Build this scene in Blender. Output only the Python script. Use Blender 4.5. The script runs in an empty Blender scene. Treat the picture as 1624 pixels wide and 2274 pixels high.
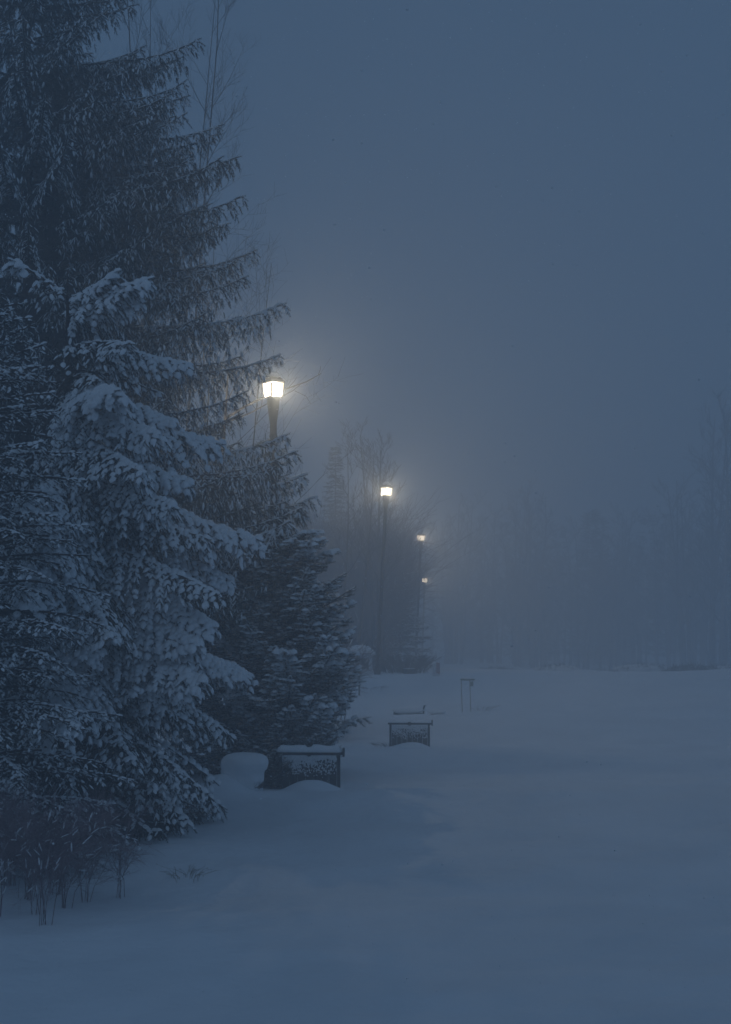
import bpy, math, random
import numpy as np
from mathutils import Vector, noise

random.seed(7)
RNG = np.random.default_rng(7)
scene = bpy.context.scene

# ---------------------------------------------------------------- camera
CAM_H = 3.5
F = 3383.0            # focal length in units of the 1624-wide reading of the photograph
HY = 1400.0           # row of the horizon in that reading
cam_d = bpy.data.cameras.new("camera")
cam = bpy.data.objects.new("camera", cam_d)
scene.collection.objects.link(cam)
cam.location = (0, 0, CAM_H)
cam.rotation_euler = (math.radians(90), 0, 0)
cam_d.sensor_fit = 'HORIZONTAL'
cam_d.sensor_width = 36.0
cam_d.lens = 36.0 * F / 1624.0
cam_d.shift_y = (HY - 2274 / 2) / 1624.0
cam_d.clip_start = 0.1
cam_d.clip_end = 2000
scene.camera = cam

# ---------------------------------------------------------------- world, sun, exposure
world = bpy.data.worlds.new("World")
scene.world = world
world.use_nodes = True
wn = world.node_tree
wn.nodes.clear()
SUN_EL, SUN_ROT = math.radians(3.0), math.radians(200)
sky = wn.nodes.new("ShaderNodeTexSky")
sky.sky_type = 'NISHITA'
sky.sun_disc = False
sky.sun_elevation = SUN_EL
sky.sun_rotation = SUN_ROT
sky.air_density = 1.0
sky.dust_density = 0.5
sky.ozone_density = 6.0
bg_sky = wn.nodes.new("ShaderNodeBackground")
bg_sky.inputs[1].default_value = 0.012
bg_cloud = wn.nodes.new("ShaderNodeBackground")      # the even cloud sheet of the snowfall
bg_cloud.inputs[0].default_value = (0.28, 0.52, 0.875, 1)
bg_cloud.inputs[1].default_value = 0.173
ctc = wn.nodes.new("ShaderNodeTexCoord")
cno = wn.nodes.new("ShaderNodeTexNoise")
cno.inputs["Scale"].default_value = 2.2
cno.inputs["Detail"].default_value = 3
crp = wn.nodes.new("ShaderNodeValToRGB")
crp.color_ramp.elements[0].position, crp.color_ramp.elements[1].position = .3, .7
crp.color_ramp.elements[0].color = (.255, .475, .81, 1)
crp.color_ramp.elements[1].color = (.305, .565, .94, 1)
wn.links.new(ctc.outputs["Generated"], cno.inputs["Vector"])
wn.links.new(cno.outputs["Fac"], crp.inputs[0])
wn.links.new(crp.outputs[0], bg_cloud.inputs[0])
add = wn.nodes.new("ShaderNodeAddShader")
wout = wn.nodes.new("ShaderNodeOutputWorld")
wn.links.new(sky.outputs[0], bg_sky.inputs[0])
wn.links.new(bg_sky.outputs[0], add.inputs[0])
wn.links.new(bg_cloud.outputs[0], add.inputs[1])
wn.links.new(add.outputs[0], wout.inputs[0])

sun_d = bpy.data.lights.new("sun", 'SUN')
sun_d.energy = 0.08
sun_d.angle = math.radians(60)
sun_d.color = (0.75, 0.87, 1.0)
sun = bpy.data.objects.new("sun", sun_d)
sun.rotation_euler = (math.radians(38), 0, math.radians(-28))
scene.collection.objects.link(sun)

scene.view_settings.view_transform = 'Standard'
scene.view_settings.look = 'None'
scene.view_settings.gamma = 1
scene.view_settings.exposure = 0.0
c = scene.cycles
c.max_bounces = 7
c.diffuse_bounces = 3
c.glossy_bounces = 1
c.transmission_bounces = 2
c.volume_bounces = 4
c.transparent_max_bounces = 8
c.caustics_reflective = False
c.caustics_refractive = False
c.use_denoising = True
c.use_adaptive_sampling = False
c.sample_clamp_indirect = 2.0

LAMP_W = 650.0      # bulb of each street lamp
FOG = 0.0118


# ---------------------------------------------------------------- materials
def mat(name, col, rough=0.8, var=0.0, scale=5.0, bump=0.0, bscale=20.0, spec=0.2, sss=0.0, col2=None):
    m = bpy.data.materials.new(name)
    m.use_nodes = True
    nt = m.node_tree
    b = nt.nodes["Principled BSDF"]
    b.inputs["Base Color"].default_value = (*col, 1)
    b.inputs["Roughness"].default_value = rough
    b.inputs["Specular IOR Level"].default_value = spec
    tc = nt.nodes.new("ShaderNodeTexCoord")
    if var or col2:
        n = nt.nodes.new("ShaderNodeTexNoise")
        n.inputs["Scale"].default_value = scale
        n.inputs["Detail"].default_value = 5
        r = nt.nodes.new("ShaderNodeValToRGB")
        a = tuple(v * (1 - var) for v in col)
        z = col2 if col2 else tuple(min(1, v * (1 + var)) for v in col)
        r.color_ramp.elements[0].color = (*a, 1)
        r.color_ramp.elements[1].color = (*z, 1)
        r.color_ramp.elements[0].position = .35
        r.color_ramp.elements[1].position = .65
        nt.links.new(tc.outputs["Object"], n.inputs["Vector"])
        nt.links.new(n.outputs["Fac"], r.inputs[0])
        nt.links.new(r.outputs[0], b.inputs["Base Color"])
    if bump:
        n2 = nt.nodes.new("ShaderNodeTexNoise")
        n2.inputs["Scale"].default_value = bscale
        n2.inputs["Detail"].default_value = 6
        bp = nt.nodes.new("ShaderNodeBump")
        bp.inputs["Strength"].default_value = bump
        bp.inputs["Distance"].default_value = 0.05
        nt.links.new(tc.outputs["Object"], n2.inputs["Vector"])
        nt.links.new(n2.outputs["Fac"], bp.inputs["Height"])
        nt.links.new(bp.outputs[0], b.inputs["Normal"])
    return m


M_GROUND = mat("snow_ground", (.80, .84, .88), .75, .04, .6, .7, 5.0)
M_SNOW = mat("snow", (.86, .88, .90), .7, .03, 3, .2, 30)
M_NEEDLE = mat("needles", (.020, .030, .024), .7, .35, 2.5)
M_NEEDLE2 = mat("needles_fine", (.026, .032, .026), .7, .35, 3.0)
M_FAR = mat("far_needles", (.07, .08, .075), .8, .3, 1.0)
M_FROST_HAZE = mat("frosted_haze_twigs", (.22, .235, .26), .9, .2, 3)  # snow-coated twigs, paled further to put distance haze into the colour
M_FROSTFIR_HAZE = mat("frosted_haze_needles", (.12, .135, .145), .8, .3, 1.0)  # frosted needles of the far wood, with haze painted into their tone
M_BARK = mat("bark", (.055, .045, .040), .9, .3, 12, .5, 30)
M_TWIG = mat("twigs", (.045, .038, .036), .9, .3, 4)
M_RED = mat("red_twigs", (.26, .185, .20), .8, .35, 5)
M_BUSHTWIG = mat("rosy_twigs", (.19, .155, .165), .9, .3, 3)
M_METAL = mat("dark_metal", (.009, .008, .008), .5, .2, 30, spec=.4)
M_WOOD = mat("dark_wood", (.065, .065, .068), .75, .3, 14, .4, 40)
M_WHITE = mat("white_paint", (.55, .57, .60), .6, .06, 6)
M_DARKGLASS = mat("dark_glass", (.02, .025, .03), .25, spec=.5)
M_STONE = mat("stone", (.16, .16, .17), .9, .3, 8, .5, 15)
M_REDSTRIPE = mat("red_paint", (.30, .10, .10), .6, .15, 10)
M_STRAW = mat("dry_straw", (.30, .27, .22), .9, .3, 8)
M_WALL = mat("pale_wall", (.22, .24, .26), .8, .1, 2)
M_GREENPAINT = mat("green_paint", (.26, .30, .28), .6, .2, 8)


def lamp_mat():
    m = bpy.data.materials.new("lit_glass")
    m.use_nodes = True
    nt = m.node_tree
    nt.nodes.clear()
    e = nt.nodes.new("ShaderNodeEmission")
    e.inputs[0].default_value = (1, .80, .56, 1)      # the frosted glass glows from the bulb behind it
    e.inputs[1].default_value = 1.5
    tr = nt.nodes.new("ShaderNodeBsdfTransparent")
    tr.inputs[0].default_value = (.92, .92, .92, 1)
    a = nt.nodes.new("ShaderNodeAddShader")
    o = nt.nodes.new("ShaderNodeOutputMaterial")
    nt.links.new(e.outputs[0], a.inputs[0])
    nt.links.new(tr.outputs[0], a.inputs[1])
    nt.links.new(a.outputs[0], o.inputs[0])
    return m


M_LAMP = lamp_mat()


# ---------------------------------------------------------------- helpers
def P(x, y, d):
    """A point of the place seen at reading (x, y) standing d metres away."""
    return Vector(((x - 812) / F * d, d, CAM_H + (HY - y) / F * d))


def link(o, parent=None):
    scene.collection.objects.link(o)
    if parent:
        o.parent = parent
    return o


def tag(o, label=None, cat=None, group=None, kind=None):
    if label: o["label"] = label
    if cat: o["category"] = cat
    if group: o["group"] = group
    if kind: o["kind"] = kind
    return o


def empty(name, loc, label, cat, group=None):
    o = bpy.data.objects.new(name, None)
    o.location = loc
    o.empty_display_size = .2
    link(o)
    return tag(o, label, cat, group)


def copy_tree(o, parent=None):
    c2 = o.copy()
    scene.collection.objects.link(c2)
    if parent: c2.parent = parent
    for ch in list(o.children):
        copy_tree(ch, c2)
    return c2


class MB:
    """Collects verts and faces; build() links them as one mesh object."""
    def __init__(s):
        s.v, s.f, s.n = [], [], 0

    def add(s, verts, faces):
        s.v.append(np.asarray(verts, float).reshape(-1, 3))
        s.f += [tuple(i + s.n for i in f) for f in faces]
        s.n += len(s.v[-1])

    def box(s, cx, cy, cz, sx, sy, sz, taper=1.0):
        v = []
        for k in (-1, 1):
            t = taper if k > 0 else 1
            for a, b in ((-1, -1), (1, -1), (1, 1), (-1, 1)):
                v.append((cx + a * sx / 2 * t, cy + b * sy / 2 * t, cz + k * sz / 2))
        s.add(v, [(3, 2, 1, 0), (4, 5, 6, 7), (0, 1, 5, 4), (1, 2, 6, 5), (2, 3, 7, 6), (3, 0, 4, 7)])

    def tube(s, pts, rad, n=6):
        pts = [Vector(p) for p in pts]
        rings = []
        for i, p in enumerate(pts):
            t = (pts[min(i + 1, len(pts) - 1)] - pts[max(i - 1, 0)]).normalized()
            u = t.orthogonal().normalized() if i == 0 else (u - t * u.dot(t)).normalized()
            w = t.cross(u)
            r = rad[i] if hasattr(rad, '__len__') else rad
            rings.append([tuple(p + (u * math.cos(a) + w * math.sin(a)) * r)
                          for a in (2 * math.pi * k / n for k in range(n))])
        v = [q for r in rings for q in r]
        f = []
        for i in range(len(pts) - 1):
            for k in range(n):
                a, b = i * n + k, i * n + (k + 1) % n
                f.append((a, b, b + n, a + n))
        f.append(tuple(range(n))[::-1])
        f.append(tuple((len(pts) - 1) * n + k for k in range(n)))
        s.add(v, f)

    def lathe(s, prof, n=24, c=(0, 0), wob=None):
        v, f = [], []
        for i, (r, z) in enumerate(prof):
            for k in range(n):
                a = 2 * math.pi * k / n
                rr = r * (wob(a, z) if wob else 1)
                v.append((c[0] + rr * math.cos(a), c[1] + rr * math.sin(a), z))
        for i in range(len(prof) - 1):
            for k in range(n):
                a, b = i * n + k, i * n + (k + 1) % n
                f.append((a, b, b + n, a + n))
        f.append(tuple(range(n))[::-1])
        f.append(tuple((len(prof) - 1) * n + k for k in range(n)))
        s.add(v, f)

    def blob(s, c, r, n=8, m=6, seed=0, rough=.18, fr=1.5):
        v, f = [], []
        for i in range(m + 1):
            th = math.pi * i / m
            for k in range(n):
                a = 2 * math.pi * k / n
                d = Vector((math.sin(th) * math.cos(a), math.sin(th) * math.sin(a), math.cos(th)))
                q = 1 + rough * noise.noise(d * fr + Vector((seed * 3.7, seed * 1.3, seed)))
                v.append((c[0] + d.x * r[0] * q, c[1] + d.y * r[1] * q, c[2] + d.z * r[2] * q))
        for i in range(m):
            for k in range(n):
                a, b = i * n + k, i * n + (k + 1) % n
                f.append((b, a, a + n, b + n))
        s.add(v, f)

    def build(s, name, m, parent=None, smooth=False, bevel=0):
        me = bpy.data.meshes.new(name)
        me.from_pydata(np.concatenate(s.v).tolist(), [], s.f)
        me.materials.append(m)
        if smooth:
            me.polygons.foreach_set("use_smooth", [True] * len(me.polygons))
        o = bpy.data.objects.new(name, me)
        link(o, parent)
        if bevel:
            b = o.modifiers.new("bevel", 'BEVEL')
            b.width = bevel
            b.segments = 2
        return o


def fast_mesh(name, V, Fc, m, parent=None, smooth=False):
    """V (n,3), Fc (k,3 or 4) arrays."""
    me = bpy.data.meshes.new(name)
    V = np.ascontiguousarray(V, np.float32)
    Fc = np.ascontiguousarray(Fc, np.int32)
    k, s = Fc.shape
    me.vertices.add(len(V))
    me.vertices.foreach_set("co", V.ravel())
    me.loops.add(k * s)
    me.loops.foreach_set("vertex_index", Fc.ravel())
    me.polygons.add(k)
    me.polygons.foreach_set("loop_start", np.arange(k, dtype=np.int32) * s)
    if smooth:
        me.polygons.foreach_set("use_smooth", np.ones(k, bool))
    me.materials.append(m)
    me.update(calc_edges=True)
    o = bpy.data.objects.new(name, me)
    link(o, parent)
    return o


# ---------------------------------------------------------------- the ground
GD = [(-80, .3), (5, .3), (13, .14), (18, .04), (24, .22), (29, .62), (36, .40), (44, .06), (50, .28), (55, .57),
      (60, .80), (65, .98), (70, 1.30), (80, 1.32), (90, 1.10), (110, .55), (130, .05), (160, 0), (400, 0)]
_gd = np.array([a for a, b in GD], float)
_gz = np.array([b for a, b in GD], float)


def smooth_interp(d):
    d = np.asarray(d, float)
    i = np.clip(np.searchsorted(_gd, d) - 1, 0, len(_gd) - 2)
    m = np.gradient(_gz, _gd)
    h = _gd[i + 1] - _gd[i]
    t = np.clip((d - _gd[i]) / h, 0, 1)
    return ((2 * t**3 - 3 * t**2 + 1) * _gz[i] + (t**3 - 2 * t**2 + t) * h * m[i]
            + (-2 * t**3 + 3 * t**2) * _gz[i + 1] + (t**3 - t**2) * h * m[i + 1])


WAVES = []
_r = np.random.default_rng(3)
for lam, amp in ((23, .10), (14, .08), (9, .055), (5.5, .03), (3.1, .014), (1.7, .007), (1.0, .0035)):
    for _ in range(4):
        a = _r.uniform(0, math.pi)
        a = a * .35 + 1.2
        WAVES.append((math.cos(a) * 2 * math.pi / lam, math.sin(a) * 2 * math.pi / lam, _r.uniform(0, 6.28), amp * .5))

_lat = np.random.default_rng(12).uniform(-1, 1, (256, 256))


def vnoise(X, Y, s):
    x, y = X / s + 1000.3, Y / s + 1000.7
    xi, yi = np.floor(x).astype(int), np.floor(y).astype(int)
    u, v = x - xi, y - yi
    u, v = u * u * (3 - 2 * u), v * v * (3 - 2 * v)
    a, b = _lat[xi % 256, yi % 256], _lat[(xi + 1) % 256, yi % 256]
    c_, d_ = _lat[xi % 256, (yi + 1) % 256], _lat[(xi + 1) % 256, (yi + 1) % 256]
    return (a * (1 - u) + b * u) * (1 - v) + (c_ * (1 - u) + d_ * u) * v


BUMPS = []   # (x, y, sx, sy, height)


def gz(X, Y, bumps=True):
    X = np.asarray(X, float); Y = np.asarray(Y, float)
    z = smooth_interp(Y)
    fade = np.clip((Y - 75) / 45, 0, 1)
    fade = fade * fade * (3 - 2 * fade)
    z = z - fade * np.clip((X - 3) / 24, 0, 1.4) * 1.15
    damp = np.clip(1.25 - np.exp(-((Y - 40) / 30.)**2) * .55, .3, 1)
    for kx, ky, ph, am in WAVES:
        z = z + am * np.sin(kx * X + ky * Y + ph + .8 * np.sin(.21 * X + ph)) * damp
    z = z + .050 * vnoise(X + .3 * Y, Y, 2.1) + .024 * vnoise(X, Y * 1.4, .9) + .016 * vnoise(X * .8, Y * 1.5, .42) + .006 * vnoise(X, Y * 1.3, .21)
    z = z + .020 * np.clip(vnoise(X + 50, Y * 2.0, .55) * vnoise(X, Y, 3.5) * 2 - .25, 0, 1)
    # bank of snow heaped under the trees on the left
    z = z + .22 * np.exp(-((X + 6.5) / 2.6)**2) * np.exp(-((Y - 23) / 7.)**2)
    if bumps:
        for bx, by, sx, sy, h in BUMPS:
            q = ((X - bx) / sx)**2 + ((Y - by) / sy)**2
            z = z + h * np.exp(-q**1.25)
    return z


def G(x, d):
    X = (x - 812) / F * d
    return Vector((X, d, float(gz(X, d))))


BENCH = [(687, 29.0, 1.21), (910, 44.0, 1.20)]
for bx, bd, bw in BENCH:
    X = (bx - 812) / F * bd
    BUMPS.append((X + .05, bd - .42, .50, .30, .22 if bd < 30 else .17))
    BUMPS.append((X + .9, bd - 1.6, 2.2, .8, .05))
BUMPS.append((P(543, 0, 28)[0], 28.0, .9, .7, .08))
BUMPS.append((P(492, 0, 27.6)[0], 27.6, .42, .45, .34))
BUMPS.append((P(450, 0, 22)[0], 22.0, .9, .5, .10))
BUMPS.append((P(700, 0, 26)[0], 26.0, 2.6, 1.0, .07))
BUMPS.append((P(1050, 0, 27)[0], 27.5, 2.9, .8, .08))
BUMPS.append((P(430, 0, 20)[0], 19.5, 1.6, 1.2, -.12))


def ground():
    rows = list(np.arange(-70, 4, 2.0))
    d = 4.0
    while d < 330:
        rows.append(d)
        st = d * .0075
        if 27.8 < d < 29.6: st = .045
        elif 42.8 < d < 44.4: st = .07
        d += st
    rows = np.array(rows)
    tc = np.linspace(-.30, .30, 560)
    w = np.maximum(rows, 12.0)
    out = np.array([1.5, 4, 9, 18, 35, 70, 120, 180, 230])
    X = []
    for r, ww in zip(rows, w):
        mid = tc * ww
        lim = 320.0
        o_ = mid[-1] + (lim - mid[-1]) * (out / out[-1])
        X.append(np.concatenate([-o_[::-1], mid, o_]))
    X = np.array(X)
    Y = np.repeat(rows[:, None], X.shape[1], 1)
    Z = gz(X, Y)
    nr, nc = X.shape
    idx = np.arange(nr * nc).reshape(nr, nc)
    Fc = np.stack([idx[:-1, :-1], idx[:-1, 1:], idx[1:, 1:], idx[1:, :-1]], -1).reshape(-1, 4)
    o = fast_mesh("ground", np.stack([X, Y, Z], -1).reshape(-1, 3), Fc, M_GROUND, smooth=True)
    tag(o, kind="structure")


ground()


# ---------------------------------------------------------------- foliage built from shoots
def needle_template(n=12, seed=1):
    r = np.random.default_rng(seed)
    V, Fc = [], []
    for i in range(n):
        s = (i + .5) / n * .95
        a = i * 2.4 + r.uniform(-.3, .3)
        ln = (.30 - .14 * s) * r.uniform(.8, 1.2)
        o = np.array([s - .05, 0, 0])
        side = np.array([0, math.cos(a), math.sin(a)])
        tip = o + side * ln * .75 + np.array([ln * .8, 0, 0])
        wv = np.array([.055, 0, 0])
        k = len(V)
        V += [o - wv, o + wv, tip]
        Fc.append((k, k + 1, k + 2))
    k = len(V)     # a solid little heart so the shoot does not vanish
    for a in (0, 2.1, 4.2):
        V.append(np.array([0, .05 * math.cos(a), .05 * math.sin(a)]))
    V.append(np.array([1.05, 0, 0]))
    Fc += [(k, k + 1, k + 3), (k + 1, k + 2, k + 3), (k + 2, k, k + 3)]
    return np.array(V), np.array(Fc)


def snow_template(seed=2):
    """a low lump lying along the top of a shoot: three rings and two tips"""
    r = np.random.default_rng(seed)
    V = [np.array([-.08, 0, .02])]
    for s, w, h in ((.12, .75, .8), (.45, 1.0, 1.0), (.80, .70, .75)):
        for yy, zz in ((-1, -.15), (-.55, .75), (.1, 1.0), (.7, .6), (1, -.15)):
            V.append(np.array([s, yy * w, zz * h]) * np.array([1, r.uniform(.85, 1.15), r.uniform(.85, 1.15)]))
    V.append(np.array([1.04, 0, .05]))
    Fc = []
    for k in range(4):
        Fc.append((0, 2 + k, 1 + k))
        for j in (0, 1):
            a = 1 + j * 5 + k
            Fc += [(a, a + 1, a + 6), (a, a + 6, a + 5)]
        a = 11 + k
        Fc.append((a, a + 1, 16))
    return np.array(V), np.array(Fc)


NT = [needle_template(12, s) for s in range(4)]
ST = [snow_template(s) for s in range(4)]


def frames(D):
    D = D / (np.linalg.norm(D, axis=1, keepdims=True) + 1e-9)
    up = np.zeros_like(D); up[:, 2] = 1
    up[np.abs(D[:, 2]) > .97] = (0, -1, .2)
    S = np.cross(up, D)
    S /= np.linalg.norm(S, axis=1, keepdims=True) + 1e-9
    U = np.cross(D, S)
    return D, S, U


def stamp(T, O, D, L, W, H, lift=None):
    """copies template T at origins O along D: length L, width W, height H (arrays)"""
    V, Fc = T
    D, S, U = frames(D)
    if lift is not None:
        O = O + U * lift[:, None]
    out = (O[:, None] + D[:, None] * (V[None, :, 0, None] * L[:, None, None])
           + S[:, None] * (V[None, :, 1, None] * W[:, None, None])
           + U[:, None] * (V[None, :, 2, None] * H[:, None, None]))
    n = len(V)
    FF = Fc[None] + (np.arange(len(O)) * n)[:, None, None]
    return out.reshape(-1, 3), FF.reshape(-1, 3)


def merge(parts):
    V, Fc, k = [], [], 0
    for v, f in parts:
        V.append(v); Fc.append(f + k); k += len(v)
    return np.concatenate(V), np.concatenate(Fc)


def foliage(parent, O, D, L, snow, m=None, fat=1.0, snow_w=.045, snow_name="snow", crown_name="crown"):
    """O, D, L: shoots; snow: 0..1 load of each"""
    m = m or M_NEEDLE
    which = RNG.integers(0, 4, len(O))
    parts = []
    for k in range(4):
        q = which == k
        if q.any():
            parts.append(stamp(NT[k], O[q], D[q], L[q], L[q] * fat, L[q] * fat))
    V, Fc = merge(parts)
    fast_mesh(crown_name, V, Fc, m, parent)
    s = snow > .02
    if s.any():
        O, D, L, sn, which = O[s], D[s], L[s], snow[s], which[s]
        parts = []
        for k in range(4):
            q = which == k
            if q.any():
                w = snow_w * (.45 + .75 * sn[q]) * RNG.uniform(.5, 1.6, q.sum())
                parts.append(stamp(ST[k], O[q], D[q], L[q] * (.75 + .35 * sn[q]), w, w * (.5 + .6 * sn[q]), lift=L[q] * .05))
        V, Fc = merge(parts)
        fast_mesh(snow_name, V, Fc, M_SNOW, parent, smooth=True)


def spruce(name, base, H, R, label, seed, trunk_r=.16, bare=.3, whorl=.34, per=7, droop=.5, hang=.6, rise=.12, upturn=.10,
           step2=.16, step3=.13, shoot=.19, snow=.7, snow_w=.045, see=None, mat_n=None, fat=1.0, l2k=.34, l2max=.9,
           shape=.85, cat="spruce", group=None, top_snow=.6, low_cut=None, tilt=0.0, lmax=99, low=0.0,
           lowk=.55, extra=(), clear=None, dark_below=0):
    """a conifer of drooping sprays; see(azimuth vector, h) -> 0..1 keeps detail only where it shows"""
    global RNG
    rn = np.random.default_rng(seed)
    root = empty(name, base, label, cat, group)
    tb = MB()
    lean = lambda z: tilt * z
    tb.tube([(lean(z), 0, z) for z in np.linspace(-.3, H, 9)], [trunk_r * (1 - .93 * max(0, z) / H) for z in np.linspace(-.3, H, 9)], 8)
    tb.build("trunk", M_BARK, root, smooth=True)
    SO, SD, SL, SN = [], [], [], []
    bt = MB()
    z = bare
    extra_jobs = []
    for tx, tz in extra:       # boughs of known reach: tip offset and tip height
        az = rn.uniform(-.30, .12)
        Lx = tx / math.cos(az) / .93
        extra_jobs.append((az, tz - Lx * (rise - droop * .8 + upturn), Lx))
    while z < H - .15:
        f = 1 - z / H
        Lb = min(R * f**shape + .10, lmax)
        if low: Lb *= min(1, lowk + (1 - lowk) * z / low)
        n = max(4, int(round(per * (0.55 + .45 * f))))
        a0 = rn.uniform(0, 6.28)
        jobs = [(a0 + 6.28 * k / n + rn.uniform(-.25, .25), None, None) for k in range(n)]
        for az, hx, lx in jobs + (extra_jobs if extra_jobs else []):
            rad = np.array([math.cos(az), math.sin(az), 0.])
            keep = 1.0 if see is None else see(rad, z)
            if hx is None and rn.uniform() > max(keep, .35): continue
            L = lx or Lb * rn.uniform(.72, 1.12)
            h0 = hx if lx else z + rn.uniform(-.12, .12)
            dr = droop * (.8 if lx else rn.uniform(.75, 1.25) * (0.5 + .5 * f))
            if lx: keep = 1.0
            ns = max(5, int(L / .25))
            s = np.linspace(0, 1, ns)
            zz = L * (rise * s - dr * s**1.7 + upturn * s**4)
            if f < .12: zz = L * (.38 * s - .1 * s**2)
            swing = rn.uniform(-.12, .12)
            rx = L * s * .93
            pts = np.stack([lean(h0) + rx * math.cos(az) - swing * L * s**2 * math.sin(az),
                            rx * math.sin(az) + swing * L * s**2 * math.cos(az), h0 + zz], 1)
            if low_cut is not None:
                pts[:, 2] = np.maximum(pts[:, 2], low_cut + .03 + .06 * s)
            if clear is not None and not lx and clear(pts): continue
            bt.tube([tuple(p) for p in pts[::2]] + [tuple(pts[-1])], list(np.linspace(.018 + .006 * L, .006, len(pts[::2]) + 1)), 4)
            # the load of snow: outer, less when another whorl hangs above
            if clear is not None and not lx and clear(pts): continue
            load = np.clip(snow * rn.uniform(.15, 1.4) * (1 if not dark_below else min(1, .10 + .90 * max(0, h0 / dark_below)**1.5)), 0, 1)
            if lx: load = min(1.0, load * (1.8 if h0 < 9.5 else 1.0) + (.2 if h0 < 9.5 else 0))
            dens = 1.0 if keep > .6 else .55
            T = np.gradient(pts, axis=0)
            T /= np.linalg.norm(T, axis=1, keepdims=True)
            n2 = max(3, int(L * dens / step2))
            for i in range(n2):
                u = (i + rn.uniform(.1, .9)) / n2
                u = .08 + .92 * u
                fi = u * (ns - 1)
                i0 = min(int(fi), ns - 2)
                p = pts[i0] + (pts[i0 + 1] - pts[i0]) * (fi - i0)
                t = T[i0]
                for sd in (-1, 1):
                    l2 = min(l2max, (l2k * L * (1.05 - u) + .14)) * rn.uniform(.7, 1.2)
                    side = np.array([-t[1], t[0], 0.]) * sd
                    side /= np.linalg.norm(side) + 1e-9
                    ang = rn.uniform(.75, 1.1)
                    d = t * math.cos(ang) + side * math.sin(ang)
                    g = hang * rn.uniform(.6, 1.35)
                    n3 = max(2, int(l2 * dens / step3))
                    w = (np.arange(n3) + .3) / n3
                    q = p + l2 * (d[None] * (w - .30 * min(g, 1) * w * w)[:, None] + np.array([0, 0, -1.])[None] * (g * w**1.6)[:, None])
                    tq = d[None] * (1 - .6 * min(g, 1) * w)[:, None] + np.array([0, 0, -1.])[None] * (1.6 * g * w**.6)[:, None]
                    tq /= np.linalg.norm(tq, axis=1, keepdims=True)
                    nrm = np.cross(d, side) ; nrm = nrm / (np.linalg.norm(nrm) + 1e-9)
                    lat = np.cross(tq, np.array([0, 0, 1.])); lat /= np.linalg.norm(lat, axis=1, keepdims=True) + 1e-9
                    out = rn.uniform(.35, .75, (n3, 1))
                    alt = np.where(np.arange(n3) % 2 == 0, 1, -1)[:, None]
                    for sgn in (1, -1):
                        dd = tq + lat * out * alt * sgn + rn.normal(0, .12, (n3, 3)) + np.array([0, 0, -.35 * hang])
                        kk = rn.uniform(size=n3) < (.95 if sgn == 1 else .75)
                        if sgn == 1: dd[-1] = tq[-1]
                        SO.append(q[kk]); SD.append(dd[kk])
                        SL.append(shoot * rn.uniform(.7, 1.25, kk.sum()))
                        outer = np.clip((u * 1.7 - .55), .0, 1)
                        fl = np.clip(1.15 - np.abs(dd[kk][:, 2]) * .55, .35, 1)
                        sn = load * fl * (.12 + .88 * outer) * (top_snow + (1 - top_snow) * f)
                        if dark_below: sn = sn * np.clip(.12 + .88 * q[kk][:, 2] / (dark_below * .75), .12, 1)
                        sn = sn * (rn.uniform(size=kk.sum()) < .35 + .6 * load)
                        SN.append(sn)
            # leading shoots and the ridge of snow on the branch itself
            m2 = max(3, int(L / .14))
            uu = np.linspace(.25, .98, m2)
            fi = uu * (ns - 1); i0 = np.minimum(fi.astype(int), ns - 2)
            pp = pts[i0] + (pts[i0 + 1] - pts[i0]) * (fi - i0)[:, None]
            SO.append(pp); SD.append(T[i0] + rn.normal(0, .08, (m2, 3))); SL.append(np.full(m2, shoot * 1.1))
            SN.append(np.full(m2, min(1.0, load * 1.5)) * (.3 + .7 * uu) * (top_snow + (1 - top_snow) * f))
        extra_jobs = []
        z += whorl * rn.uniform(.8, 1.2) * (.75 + .35 * f)
    O, D, Ls, S = map(np.concatenate, (SO, SD, SL, SN))
    if low_cut is not None:
        O[:, 2] = np.maximum(O[:, 2], low_cut + .02)
    bt.build("branches", M_BARK, root)
    print(name, "shoots", len(O))
    foliage(root, O, D, Ls, S, mat_n, fat, snow_w)
    return root


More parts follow.
